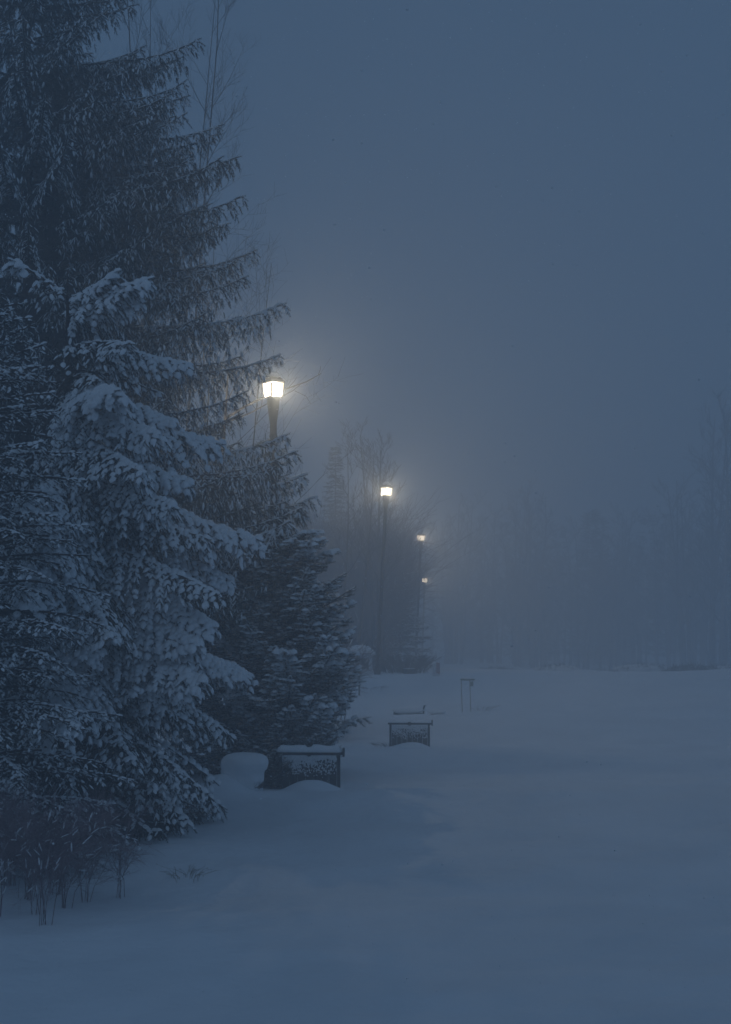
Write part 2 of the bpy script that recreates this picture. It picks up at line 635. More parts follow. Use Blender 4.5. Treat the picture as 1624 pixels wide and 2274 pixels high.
# ---------------------------------------------------------------- bare trees
def bare_tree(name, base, H, label, seed, spread=.35, stems=1, twig=M_TWIG, trunk_r=.12, levels=4, nb=6, cat="bare tree", group=None,
              first=.3, thin=.006, up=.5, clear=False, kids=None, snow_on=0):
    rn = random.Random(seed)
    root = empty(name, base, label, cat, group) if not clear else None
    tr, cr = MB(), MB()

    def grow(p, d, L, r, lev):
        n = 5 if lev < 2 else 4
        pts, rad = [p.copy()], [r]
        q, dd = p.copy(), d.copy()
        segs = 6 if lev == 0 else (4 if lev < 3 else 3)
        for i in range(segs):
            dd = (dd + Vector((rn.gauss(0, .09), rn.gauss(0, .09), rn.gauss(0, .05) + (.05 if lev else 0))) * (1 if lev else .3)).normalized()
            q = q + dd * L / segs
            pts.append(q.copy())
            rad.append(max(thin * .6, r * (1 - .85 * (i + 1) / segs)))
        (tr if lev == 0 else cr).tube(pts, rad, n if lev < 2 else 3)
        if lev >= levels: return
        k = nb if lev else int(nb * 2.2)
        for j in range(k):
            u = first + (1 - first) * (j + rn.random()) / k if lev == 0 else .15 + .85 * (j + rn.random()) / k
            fi = u * segs
            i0 = min(int(fi), segs - 1)
            b = pts[i0].lerp(pts[i0 + 1], fi - i0)
            ax = (pts[i0 + 1] - pts[i0]).normalized()
            o = ax.orthogonal().normalized()
            w = ax.cross(o)
            a = rn.uniform(0, 6.28)
            side = o * math.cos(a) + w * math.sin(a)
            nd = (ax * up + side * (1 - up * .4) + Vector((0, 0, .25))).normalized()
            if lev == 0:
                nl = H * spread * (1.15 - .75 * u) * rn.uniform(.7, 1.2)
            else:
                nl = L * rn.uniform(.35, .6) * (1.2 - .5 * u)
            grow(b, nd, nl, max(thin, rad[i0] * .5), lev + 1)

    for s in range(stems):
        a = rn.uniform(0, 6.28)
        off = Vector((math.cos(a), math.sin(a), 0)) * (.06 * (stems > 1))
        d = (Vector((0, 0, 1)) + off * rn.uniform(.4, 1.2)).normalized()
        grow(off * 9 + Vector((0, 0, -.1)), d, H * rn.uniform(.85, 1), trunk_r, 0)
    tr.build("trunk", M_BARK if twig is M_TWIG else twig, root, smooth=True)
    cr.build("crown", twig, root)
    return root


def facing_wide(rad, z):
    return 1.0 if (rad[1] < .45 and rad[0] > -.35) else .65


def facing(rad, z):
    """1 for boughs towards the camera and the open field, little for those behind or off to the left"""
    return 1.0 if (rad[1] < .45 and rad[0] > -.35) else (.6 if rad[0] > -.2 else .25)


# tall spruce behind, reaching out of the top of the photo
b = G(60, 32.5)
tall_base = b


def keeps_lamp_clear(pts):
    x = 812 + (pts[:, 0] + tall_base.x) / (pts[:, 1] + tall_base.y) * F
    y = HY - (pts[:, 2] + tall_base.z - CAM_H) / (pts[:, 1] + tall_base.y) * F
    return bool(((x > 560) & (x < 665) & (y > 760) & (y < 965)).any())


tips = [(445, 122), (488, 280), (530, 352), (523, 408), (540, 462), (562, 560), (548, 640), (618, 690), (616, 776),
        (640, 968), (664, 1014), (672, 1052), (698, 1098), (684, 1140), (664, 1175), (690, 1215), (660, 1262),
        (300, 20), (395, 130), (420, 205), (470, 300), (500, 385), (505, 500), (525, 600)]
_te = np.random.default_rng(4)
tips += [(float(np.interp(y, (120, 280, 400, 560, 640), (405, 450, 490, 525, 535))) - _te.uniform(10, 110), y) for y in range(135, 640, 22)]
tips = [(P(x, y, 32.5).x - b.x, P(x, y, 32.5).z - b.z) for x, y in tips]
spruce("tall_spruce", b, 21.8, 8.0, "tall dark spruce with hanging branchlets, reaching past the top of the picture", 11,
       trunk_r=.24, bare=1.0, whorl=.42, per=9, droop=.36, hang=1.15, rise=.22, upturn=.18, step2=.13, step3=.095, shoot=.175, snow=.30,
       snow_w=.030, see=facing_wide, shape=1.0, l2max=1.2, l2k=.26, top_snow=.6, lmax=6.4, low=4.0, lowk=.75, extra=tips,
       clear=keeps_lamp_clear)
# snow-loaded spruce before it
b = G(150, 24.0)
spruce("snowy_spruce", b, 8.7, 4.3, "broad spruce with sprays heavily loaded with snow, its lowest boughs touching the ground", 5,
       trunk_r=.17, bare=.25, whorl=.46, per=8, droop=.58, hang=.80, rise=.16, upturn=.04, step2=.11, step3=.075, shoot=.14, snow=1.1,
       snow_w=.062, see=facing, shape=.45, l2max=1.0, l2k=.42, low_cut=0.0, top_snow=.7, low=4.4, lowk=.44, dark_below=3.3)
# fine dense conifer at the left edge
b = G(-30, 21.0)
spruce("dense_hemlock", b, 7.9, 2.0, "fine-needled dense conifer with small clumps of snow at the left edge of the picture", 21,
       trunk_r=.12, bare=.2, whorl=.26, per=9, droop=.35, hang=.45, rise=.25, upturn=.0, step2=.14, step3=.085, shoot=.10, snow=.45,
       snow_w=.028, see=facing, mat_n=M_NEEDLE2, shape=.45, l2max=.45, l2k=.35, low_cut=0.0, top_snow=.8, cat="conifer")
b = G(535, 32.6)
spruce("young_pine", b, 4.6, 1.75, "dark young pine squeezed between the snowy spruce and the other young pine", 35,
       trunk_r=.07, bare=.10, whorl=.25, per=8, droop=.14, hang=.2, rise=.20, upturn=.22, step2=.12, step3=.09, shoot=.15, snow=.55,
       snow_w=.050, shape=.34, l2max=.5, l2k=.38, low_cut=0.0, fat=1.25, top_snow=.9, cat="pine")
# young pine behind the nearer bench
b = G(640, 31.3)
spruce("young_pine", b, 5.1, 1.80, "young bushy pine with upswept boughs carrying puffs of snow behind the nearer bench", 33,
       trunk_r=.07, bare=.12, whorl=.25, per=8, droop=.10, hang=.16, rise=.20, upturn=.26, step2=.12, step3=.085, shoot=.15, snow=.8,
       snow_w=.055, shape=.34, l2max=.5, l2k=.38, low_cut=0.0, fat=1.25, top_snow=.9, low=1.4, lowk=.5, cat="pine")

# middle-distance conifers
b = G(590, 47)
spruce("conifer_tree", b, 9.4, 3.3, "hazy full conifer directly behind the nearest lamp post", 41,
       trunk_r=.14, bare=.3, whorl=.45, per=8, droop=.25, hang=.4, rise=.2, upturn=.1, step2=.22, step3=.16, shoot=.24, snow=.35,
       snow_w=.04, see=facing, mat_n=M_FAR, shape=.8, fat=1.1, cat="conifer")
b = G(745, 98)
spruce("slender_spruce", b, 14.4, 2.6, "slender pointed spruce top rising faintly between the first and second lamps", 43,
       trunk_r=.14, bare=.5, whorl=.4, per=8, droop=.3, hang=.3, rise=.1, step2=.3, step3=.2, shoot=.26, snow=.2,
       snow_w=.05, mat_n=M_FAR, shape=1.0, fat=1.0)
b = G(888, 94)
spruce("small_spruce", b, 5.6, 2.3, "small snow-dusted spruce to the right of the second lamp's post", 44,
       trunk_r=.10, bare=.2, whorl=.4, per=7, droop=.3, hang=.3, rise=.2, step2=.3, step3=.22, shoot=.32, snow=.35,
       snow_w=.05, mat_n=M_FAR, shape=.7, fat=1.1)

# bare trees behind the tall spruce
bare_tree("bare_tree", G(325, 50), 28, "tall bare tree with several upright stems showing above the tall spruce", 3, stems=4, spread=.16,
          trunk_r=.07, levels=3, nb=6, first=.45, up=.8, thin=.006)
bare_tree("bare_tree", G(505, 45), 17, "bare tree whose fine crooked twigs poke out to the right of the tall spruce", 8, stems=3, spread=.30,
          trunk_r=.05, levels=3, nb=5, first=.30, up=.5, thin=.005)

# small bare tree with one long bough passing behind the nearest lamp
d0 = 40.0
br_ = G(430, d0)
root = empty("bare_sapling", br_, "small bare tree with one long bough crossing behind the nearest lamp", "bare tree")
tr, cr = MB(), MB()
o = P(500, 930, d0) - br_
tr.tube([(0, 0, -.2), (.1, 0, 2), (o.x - .1, 0, o.z - 1.2), (o.x, 0, o.z), (o.x + .1, .05, o.z + 1.6)], [.06, .055, .045, .035, .012], 6)
def bough(px, rad):
    pts = [P(x, y, d0) - br_ for x, y in px]
    cr.tube([tuple(p) for p in pts], rad, 5)
bough([(500, 930), (545, 902), (590, 880), (640, 862), (680, 848), (714, 829)], [.035, .032, .026, .02, .015, .008])
bough([(707, 833), (711, 822), (713, 812)], [.01, .008, .005])
bough([(640, 862), (655, 845), (660, 836)], [.009, .007, .004])
bough([(500, 940), (560, 915), (600, 893), (650, 868), (672, 850)], [.02, .018, .014, .01, .005])
bough([(655, 868), (680, 880), (690, 896)], [.009, .007, .004])
bough([(545, 902), (560, 870), (585, 840)], [.012, .009, .004])
bough([(500, 900), (520, 860), (530, 800), (560, 770)], [.016, .012, .008, .004])
bough([(522, 850), (548, 815), (552, 790)], [.010, .008, .004])
bough([(500, 870), (490, 820), (505, 770)], [.016, .010, .004])
tr.build("trunk", M_BARK, root, smooth=True)
cr.build("crown", M_TWIG, root)


# ---------------------------------------------------------------- twiggy thickets
def thicket(name, base, label, seed, n, H, spread, m, cat="shrub", group=None, r=.006, twigs=7, arch=.5, lean=(0, 0), kids=2, snow=0, deep=1.0, clumps=0):
    rn = np.random.default_rng(seed)
    root = empty(name, base, label, cat, group)
    Vs, Fs = [], []
    k = 0
    sn = []

    def strand(P_, rad):
        nonlocal k
        nn = len(P_)
        t = np.gradient(P_, axis=0)
        t /= np.linalg.norm(t, axis=1, keepdims=True) + 1e-9
        a = np.cross(t, np.array([.3, .9, .1])); a /= np.linalg.norm(a, axis=1, keepdims=True) + 1e-9
        bb = np.cross(t, a)
        rr = np.linspace(rad, rad * .45, nn)[:, None]
        ring = np.stack([P_ + a * rr, P_ + (-.5 * a + .866 * bb) * rr, P_ + (-.5 * a - .866 * bb) * rr], 1).reshape(-1, 3)
        f = []
        for i in range(nn - 1):
            for j in range(3):
                x, y = i * 3 + j, i * 3 + (j + 1) % 3
                f += [(x, y, y + 3, x + 3)]
        Vs.append(ring); Fs.append(np.array(f) + k); k += len(ring)

    for i in range(n):
        az = rn.uniform(0, 6.28)
        o = np.array([math.cos(az), math.sin(az), 0]) * spread * .6 * rn.uniform(0, 1)**.8
        if clumps:
            j = int(rn.integers(0, clumps))
            o = np.array([(math.sin(j * 2.4 + seed) * .75), math.cos(j * 2.4 + seed) * .75, 0]) * spread * (.25 + .75 * j / clumps) + rn.normal(0, .05, 3) * spread * .5
            o[2] = 0
        o[1] *= deep
        g0 = float(gz(base[0] + o[0], base[1] + o[1])) - base[2]
        az2 = az + rn.uniform(-.6, .6)
        out = rn.uniform(.4, 1.2) * np.array([math.cos(az2), math.sin(az2), 0]) + np.array([lean[0], lean[1], 0])
        h = H * rn.uniform(.6, 1.05)
        s = np.linspace(0, 1, 6)
        w = (spread if not clumps else H * .9) * rn.uniform(.15, .7)
        pts = o + out[None] * (w * s**1.5)[:, None] + np.array([0, 0, 1.])[None] * (h * (s - arch * .3 * s**2.5))[:, None]
        pts += rn.normal(0, (.045 if clumps else .02) * H, pts.shape) * s[:, None]
        pts[:, 2] += g0
        pts[0, 2] = g0 - .1
        strand(pts, r * rn.uniform(.8, 1.7))
        for j in range(twigs):
            u = rn.uniform(.2, 1)
            fi = u * 5; i0 = min(int(fi), 4)
            p = pts[i0] + (pts[i0 + 1] - pts[i0]) * (fi - i0)
            t = pts[i0 + 1] - pts[i0]; t /= np.linalg.norm(t)
            dv = t * .9 + rn.normal(0, .45, 3) + out * .15
            dv /= np.linalg.norm(dv)
            l = H * rn.uniform(.10, .28)
            q = p + dv[None] * (np.linspace(0, 1, 3) * l)[:, None]
            q[2, 2] -= l * .05
            strand(q, r * .6)
            if snow and rn.uniform() < snow: sn.append((q[0], dv, l * .35))
            for _ in range(kids):
                dv2 = dv + rn.normal(0, .5, 3); dv2 /= np.linalg.norm(dv2)
                p2 = p + dv * l * rn.uniform(.3, 1)
                strand(np.stack([p2, p2 + dv2 * l * .5]), r * .45)
    SV, SF = np.concatenate(Vs), np.concatenate(Fs)
    SF = np.concatenate([SF[:, [0, 1, 2]], SF[:, [0, 2, 3]]])
    nst = len(SF)
    if sn:
        O = np.array([a for a, b_, c_ in sn]); D = np.array([b_ for a, b_, c_ in sn]); L = np.array([c_ for a, b_, c_ in sn])
        v, f = stamp(ST[0], O, D, L, np.full(len(O), min(.022, r * 3)), np.full(len(O), min(.022, r * 3)), lift=np.full(len(O), .004))
        SF = np.concatenate([SF, f + len(SV)])
        SV = np.concatenate([SV, v])
    so = fast_mesh("stems", SV, SF, m, root)
    so.data.materials.append(M_SNOW)
    mi = np.zeros(len(SF), np.int32)
    mi[nst:] = 1
    so.data.polygons.foreach_set("material_index", mi)
    return root


thicket("red_twig_shrub", G(75, 19.2), "bare reddish many-stemmed shrub arching out of the snow in the bottom left corner", 51, 80, 1.4, 1.7, M_RED,
        r=.0036, twigs=27, arch=.8, lean=(.30, -.1), kids=3, snow=.10, deep=.8, clumps=9)
thicket("red_twig_shrub", G(-60, 17.7), "denser reddish shrub cut off by the left edge below the fine conifer", 52, 50, 1.6, 1.5, M_RED,
        r=.0036, twigs=27, arch=.7, lean=(.1, -.1), kids=3, snow=.10, deep=.8, clumps=9)
thicket("dry_weed", G(418, 20.6), "tuft of dry brown weeds poking from the snow at the foot of the snowy spruce", 53, 26, .18, .40, M_STRAW, "weeds",
        r=.003, twigs=4, arch=.8)
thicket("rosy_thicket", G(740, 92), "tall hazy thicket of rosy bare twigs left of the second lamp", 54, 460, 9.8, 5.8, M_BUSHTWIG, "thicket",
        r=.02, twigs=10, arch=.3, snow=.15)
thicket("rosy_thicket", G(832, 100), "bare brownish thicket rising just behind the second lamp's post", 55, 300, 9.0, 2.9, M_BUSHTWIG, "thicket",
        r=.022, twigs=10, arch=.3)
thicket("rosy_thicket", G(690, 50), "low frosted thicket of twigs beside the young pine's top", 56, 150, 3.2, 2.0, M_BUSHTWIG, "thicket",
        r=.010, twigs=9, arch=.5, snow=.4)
thicket("low_brush", G(900, 78), "low dark brush between the second lamp's foot and the striped post", 57, 170, 1.0, 1.9, M_TWIG, "brush",
        r=.012, twigs=6, arch=.5)

bare_tree("bare_tree", G(855, 88), 14.6, "faint bare tree with forked crown rising above the second lamp", 12, stems=3, spread=.26,
          trunk_r=.12, levels=3, nb=5, first=.35, up=.75, thin=.014)
bare_tree("bare_tree", G(775, 78), 12.0, "faint bare tree left of the second lamp with thin upright limbs", 14, stems=2, spread=.22,
          trunk_r=.09, levels=3, nb=5, first=.4, up=.8, thin=.012)


# ---------------------------------------------------------------- street lamps
def lamp(x_top, y_top, y_bot, d, label, lean_px, hscale=1.0):
    """x/y of the lantern's lower rim; the post stands on the ground below"""
    rim = P(x_top, y_bot, d)
    H0 = None
    Xb = (x_top + lean_px - 812) / F * d
    zb = float(gz(Xb, d))
    root = empty("street_lamp", (Xb, d, zb), label, "street lamp", "lit lantern lamp posts in a row")
    H = rim.z - zb
    ang = math.atan2(rim.x - Xb, H)
    root.rotation_euler = (0, ang, math.radians(0))
    H = H / math.cos(ang)
    post = MB()
    post.lathe([(.15, -.3), (.15, .35), (.13, .42), (.10, .5), (.085, .55), (.082, H - 1.0), (.10, H - .98), (.10, H - .93), (.085, H - .90),
                (.085, H - .62)], 16)
    post.build("post", M_METAL, root, smooth=False)
    neck = MB()
    neck.lathe([(.086, H - .64), (.10, H - .55), (.15, H - .16), (.155, H - .05), (.165, H - .03), (.165, H)], 16)
    neck.build("neck", M_METAL, root)
    W0, W1, hh = .145, .195, .37      # half widths bottom/top of the lantern
    rotz = math.radians(38)
    lan = bpy.data.objects.new("lantern", None)
    body = MB()
    # four glass panes, each its own part, slightly inset
    def corner(w, k, z):
        a = rotz + math.pi / 4 + k * math.pi / 2
        return Vector((math.cos(a) * w * 1.414, math.sin(a) * w * 1.414, z))
    frame = MB()
    for k in range(4):
        frame.tube([tuple(corner(W0, k, H)), tuple(corner((W0 + W1) / 2 + .006, k, H + hh / 2)), tuple(corner(W1, k, H + hh))], .018, 6)
        for z, w in ((H + .01, W0), (H + hh - .005, W1)):
            frame.tube([tuple(corner(w, k, z)), tuple(corner(w, k + 1, z))], .012, 6)
        # mid bar of each pane
        m0 = (corner(W0 + .004, k, H) + corner(W0 + .004, k + 1, H)) / 2
        m1 = (corner(W1 + .004, k, H + hh * .62) + corner(W1 + .004, k + 1, H + hh * .62)) / 2
    frame.build("lantern_frame", M_METAL, root)
    for k in range(4):
        g = MB()
        q = .93
        v = [corner(W0 * q, k, H + .015), corner(W0 * q, k + 1, H + .015), corner(W1 * q, k + 1, H + hh - .02), corner(W1 * q, k, H + hh - .02)]
        g.add([tuple(p) for p in v], [(0, 1, 2, 3)])
        g.build("glass_pane", M_LAMP, root)
    ld = bpy.data.lights.new("bulb", 'POINT')
    ld.energy = LAMP_W
    ld.color = (1, .87, .65)
    ld.shadow_soft_size = .065
    bulb = bpy.data.objects.new("bulb", ld)
    bulb.location = (.02, 0, H + hh * .36)
    link(bulb, root)
    roof = MB()
    rv = []
    for w, z in ((W1 * 1.08, H + hh), (W1 * 1.08, H + hh + .03), (W1 * .72, H + hh + .12), (W1 * .3, H + hh + .20), (.03, H + hh + .27)):
        rv += [tuple(corner(w, k, z)) for k in range(4)]
    f = [(3, 2, 1, 0), (16, 17, 18, 19)]
    for i in range(4):
        for k in range(4):
            a, b_ = i * 4 + k, i * 4 + (k + 1) % 4
            f.append((a, b_, b_ + 4, a + 4))
    roof.add(rv, f)
    roof.build("roof", M_METAL, root)
    cap = MB()
    cap.blob((0, 0, H + hh + .17), (.18, .18, .10), 14, 8, seed=int(d), rough=.25)
    cap.build("snow_cap", M_SNOW, root, smooth=True)
    return root


lamp(607, 862, 883, 37.6, "nearest and largest lit lantern, its post half hidden by spruce boughs", 3)
lamp(858, 1088, 1101, 70.0, "second lit lantern on a tall slightly leaning post seen down to its foot", -20)
lamp(935, 1193, 1201, 105.0, "third lit lantern, small, above the lowest one and right of the tall leaning post", -13)
lamp(943, 1288, 1293.5, 141.0, "farthest, smallest and lowest lit lantern in the row", -6)


# ---------------------------------------------------------------- benches half buried in snow
def bench(x, d, W, top_y, label, seed, thick):
    rn = random.Random(seed)
    X = (x - 812) / F * d
    zt = P(x, top_y, d).z            # underside of the snow on the rail
    zb = float(gz(X, d + .6, False))
    H = zt - zb
    root = empty("park_bench", (X, d, zb), label, "bench", "benches buried in snow")
    root.rotation_euler = (0, 0, math.radians(-4))
    h = W / 2
    for sx in (-1, 1):
        m = MB()
        m.box(sx * (h - .045), .03, (H - .03 - .4) / 2, .06, .07, H - .03 + .4)
        m.build("post", M_WOOD, root, bevel=.006)
    bk = MB()
    nb = 7
    for i in range(nb):                                       # upright boards of the back
        w = (W - .16) / nb
        bk.box(-h + .08 + w * (i + .5), .03 + rn.uniform(-.002, .002), (H - .06) / 2 - .1, w - .008, .03, H - .02)
    bk.build("backrest", M_WOOD, root, bevel=.003)
    rl = MB()
    rl.box(0, .02, H - .005, W + .06, .10, .05)
    rl.build("top_rail", M_WOOD, root, bevel=.008)
    e = MB()
    e.box(h + .05, .02, H + .02, .035, .12, .17)
    e.build("rail_end", M_WOOD, root, bevel=.006)
    kn = MB()                                                  # a small ring fixed at the middle of the rail
    kn.tube([(.0 + .045 * math.cos(a), -.06, H + .0 + .045 * math.sin(a)) for a in [i * math.pi / 5 for i in range(11)]], .013, 5)
    kn.build("ring", M_METAL, root)
    # snow along the rail
    s = MB()
    nseg, nn = 34, 10
    v, f = [], []
    for i in range(nseg + 1):
        u = i / nseg
        xx = -h - .03 + (W + .05) * u
        endf = min(1, (min(u, 1 - u) * nseg / 3.0) ** .5 + .02)
        th = thick * endf * (1 + .22 * noise.noise(Vector((xx * 4, seed, 0))))
        if abs(xx) < .05: th *= .72
        for k in range(nn):
            a = math.pi * k / (nn - 1)
            v.append((xx, .02 - math.cos(a) * (.062 + .25 * thick) * endf, H + .021 + math.sin(a) * th))
    for i in range(nseg):
        for k in range(nn - 1):
            a = i * nn + k
            f.append((a, a + 1, a + nn + 1, a + nn))
        f.append((i * nn, i * nn + nn, i * nn + 2 * nn - 1, i * nn + nn - 1))
    s.add(v, f)
    s.build("rail_snow", M_SNOW, root, smooth=True)
    # snow blown against the back: thick above, breaking into clots below
    st = MB()
    nx, nz = 120, 54
    z0, z1 = .20, H - .035
    v, f, ok = [], [], []
    for j in range(nz + 1):
        for i in range(nx + 1):
            xx = -h + .085 + (W - .17) * i / nx
            zz = z0 + (z1 - z0) * j / nz
            fr = (zz - z0) / (z1 - z0)
            n1 = noise.noise(Vector((xx * 5, zz * 5, seed)))
            n2 = noise.noise(Vector((xx * 30, zz * 30, seed + 4)))
            n3 = noise.noise(Vector((xx * 62, zz * 62, seed + 9)))
            t = (fr - .50) * 1.9 + n1 * .6 + n2 * .9 + n3 * .9
            ok.append(t > 0)
            v.append((xx, .012 - max(0.0, min(.045, .012 + t * .03)), zz))
    for j in range(nz):
        for i in range(nx):
            a = j * (nx + 1) + i
            q = (a, a + 1, a + nx + 2, a + nx + 1)
            if sum(ok[t] for t in q) >= 3:
                f.append(q)
    st.add(v, f)
    for _ in range(130):
        xx = rn.uniform(-h + .1, h - .1)
        zz = z0 + (z1 - z0) * rn.triangular(.0, .8, .45)
        r = rn.uniform(.007, .02)
        st.blob((xx, .012, zz), (r, .012, r * rn.uniform(.8, 1.5)), 6, 4, seed=_)
    st.build("stuck_snow", M_SNOW, root, smooth=True)
    return root


bench(*BENCH[0], 1673, "nearer bench with a thick roll of snow on its rail, beside the round lump", 1, .135)
bench(*BENCH[1], 1607, "farther bench back standing alone on the open snow, thin snow on its rail", 2, .055)

# mushroom-shaped lump: a small shrub under its snow
b = G(541, 28.0)
root = empty("buried_shrub", b, "rounded mushroom-shaped lump of snow over a small shrub left of the nearer bench", "buried shrub")
m = MB()
k_ = 117.0 / 121 * 1.0
prof = [(.40, -.15), (.385, .0), (.395, .08), (.395, .16), (.39, .24), (.40, .30), (.43, .36), (.448, .43), (.440, .49), (.40, .55), (.32, .60), (.21, .625), (.09, .637), (.01, .64)]
fine = []
for i in range(len(prof) - 1):
    for t in (0, .5):
        fine.append((prof[i][0] * (1 - t) + prof[i + 1][0] * t, prof[i][1] * (1 - t) + prof[i + 1][1] * t))
fine.append(prof[-1])
m.lathe(fine, 48, (0, 0), lambda a, z: 1 + .16 * noise.noise(Vector((math.cos(a) * 1.6, math.sin(a) * 1.6, z * 3))) + .06 * math.cos(a - .3) * (z > .3))
m.build("snow_cap", M_SNOW, root, smooth=True)
tw = MB()
rn = random.Random(5)
for i in range(46):
    a = rn.uniform(-.9, .9)
    p0 = Vector((.28 * math.cos(a), -.16 + .20 * math.sin(a), -.02))
    p1 = p0 + Vector((rn.uniform(.03, .16), rn.uniform(-.10, .03), rn.uniform(.03, .16)))
    tw.tube([tuple(p0), tuple((p0 + p1) / 2 + Vector((0, 0, .01))), tuple(p1)], [.006, .005, .002], 4)
tw.build("twigs", M_TWIG, root)

spruce("dark_juniper", G(608, 29.3), .62, .42, "low dark juniper filling the gap between the round snow lump and the nearer bench", 62, trunk_r=.02, bare=.02,
       whorl=.06, per=9, droop=-.1, hang=.05, rise=.35, upturn=.1, step2=.07, step3=.06, shoot=.10, snow=.08, snow_w=.015, shape=.35,
       l2max=.16, low_cut=0.0, cat="juniper")

# a sprig of pine sticking out behind the rail of the nearer bench
spruce("pine_sprig", G(706, 30.2), .78, .36, "small dark pine sprig poking up behind the right half of the nearer bench's rail", 61, trunk_r=.015, bare=.08,
       whorl=.09, per=6, droop=-.3, hang=.0, rise=.5, upturn=.0, step2=.08, step3=.07, shoot=.10, snow=.15, snow_w=.02, shape=.3,
       l2max=.12, cat="pine sprig")


# ---------------------------------------------------------------- small things on the slope
def rock(name, x, d, r, label, seed, mm=M_STONE, cat="rock"):
    p = G(x, d)
    root = empty(name, p, label, cat)
    m = MB(); m.blob((0, 0, r * .1), (r, r * .8, r * .6), 14, 9, seed=seed, rough=.5); m.build("stone", mm, root, smooth=True)
    s = MB(); s.blob((.04, 0, r * .45), (r * .95, r * .8, r * .38), 14, 8, seed=seed + 2, rough=.35); s.build("snow", M_SNOW, root, smooth=True)


rock("rock", 783, 50.0, .15, "small dark rock showing through the snow between the two benches", 3)
rock("rock", 797, 51.5, .08, "tiny rock beside and just behind the small dark rock", 6)

thicket("fallen_twigs", G(858, 43.6), "few bare twigs sticking out to the left of the farther bench", 71, 14, .22, .55, M_TWIG, "twigs", r=.006, twigs=4, arch=.9, lean=(-.8, 0))
thicket("weed_tuft", G(1078, 57.5), "thin dead stalks in the snow right of the small two-legged board", 72, 12, .30, .7, M_STRAW, "weeds", r=.006, twigs=3, arch=1.2, lean=(.6, 0))
thicket("weed_tuft", G(822, 64), "row of dead stalks just right of the thin sign post", 73, 14, .16, 1.1, M_TWIG, "weeds", r=.008, twigs=3, arch=1.0)

# thin sign post with a dark square plate
d = 62.0
b = G(798, d)
root = empty("sign_post", b, "thin pale post carrying a dark square plate in front of the white booth", "sign")
hp = P(798, 1450, d).z - b.z
m = MB(); m.tube([(0, 0, -.3), (.01, 0, hp)], .035, 8); m.build("post", M_WOOD, root, smooth=True)
m = MB(); m.box(-.215, .0, hp - .30, .36, .02, .42); m.build("plate", M_DARKGLASS, root, bevel=.01)
for zz in (.12, .46):
    m = MB(); m.box(-.05, -.02, hp - zz, .10, .012, .03); m.build("bracket", M_METAL, root)
m = MB(); m.blob((-.2, 0, hp - .08), (.19, .04, .03), 12, 6, 4); m.build("snow", M_SNOW, root, smooth=True)

# small white booth with a rounded snowy roof
d = 76.0
b = G(792, d)
root = empty("booth", b, "small white booth with rounded snow-heaped roof left of the second lamp's foot", "booth")
m = MB()
m.box(.05, 0, .52, 1.45, 1.1, 1.05)
m.build("wall", M_WHITE, root, bevel=.03)
m = MB(); m.box(.42, -.56, .55, .36, .03, .55); m.build("window_frame", M_METAL, root, bevel=.01)
m = MB(); m.box(.42, -.58, .55, .26, .02, .42); m.build("window_pane", M_DARKGLASS, root)
m = MB(); m.box(-.22, -.56, .62, .46, .03, .66); m.build("doorway", M_DARKGLASS, root)
m = MB()
m.blob((.05, 0, 1.10), (.92, .70, .24), 20, 10, 5, .25); m.blob((.18, 0, 1.28), (.55, .5, .20), 16, 8, 8, .3)
m.build("roof_snow", M_SNOW, root, smooth=True)
m = MB(); m.box(.05, 0, 1.07, 1.6, 1.25, .05); m.build("roof", M_WHITE, root, bevel=.01)
# snow-covered box beside it
b = G(763, 72)
root = empty("utility_box", b, "pale low cabinet with snow on top beside the white booth, half behind the pine", "cabinet")
m = MB(); m.box(0, 0, .5, .62, .5, 1.0); m.build("body", M_WHITE, root, bevel=.04)
m = MB(); m.box(.0, -.26, .78, .60, .015, .02); m.build("seam", M_METAL, root)
m = MB(); m.blob((0, 0, 1.02), (.37, .32, .14), 14, 8, 3, .2); m.build("snow", M_SNOW, root, smooth=True)

# striped post
d = 68.0
b = G(969, d)
root = empty("striped_post", b, "short thick white post with reddish diagonal bands right of the second lamp", "post")
hp = P(969, 1473, d).z - b.z
m = MB()
m.lathe([(.165, -.3), (.165, hp - .05), (.13, hp), (.02, hp + .02)], 24); m.build("body", M_WHITE, root, smooth=True)
for i in range(6):
    m = MB(); v, f = [], []
    zc = hp * (.10 + .15 * i)
    for k in range(13):
        a = -math.pi / 2 - .05 + 2.0 * k / 12
        for dz in (0, .055):
            v.append((.168 * math.cos(a), .168 * math.sin(a), zc + dz + .07 * (1 - k / 12)))
    for k in range(12):
        f.append((2 * k, 2 * k + 2, 2 * k + 3, 2 * k + 1))
    m.add(v, f); m.build("band", M_REDSTRIPE, root)
m = MB(); m.blob((0, 0, hp + .03), (.16, .16, .06), 14, 7, 2); m.build("snow", M_SNOW, root, smooth=True)

# two-legged board
d = 55.0
b = G(1035, d)
root = empty("notice_board", b, "small narrow board on two thin tall legs standing in the open snow", "board")
hp = P(1035, 1510, d).z - b.z
for sx in (-.17, .14):
    m = MB(); m.tube([(sx + .05, 0, -.3), (sx, 0, hp)], .015, 6); m.build("leg", M_STRAW, root)
m = MB(); m.box(.06, 0, hp + .01, .52, .05, .07); m.build("board", M_GREENPAINT, root, bevel=.01)
m = MB(); m.box(.22, -.0, hp - .14, .10, .03, .17); m.build("tag_plate", M_GREENPAINT, root)
m = MB(); m.blob((.08, 0, hp + .06), (.28, .05, .03), 12, 6, 2); m.build("snow", M_SNOW, root, smooth=True)

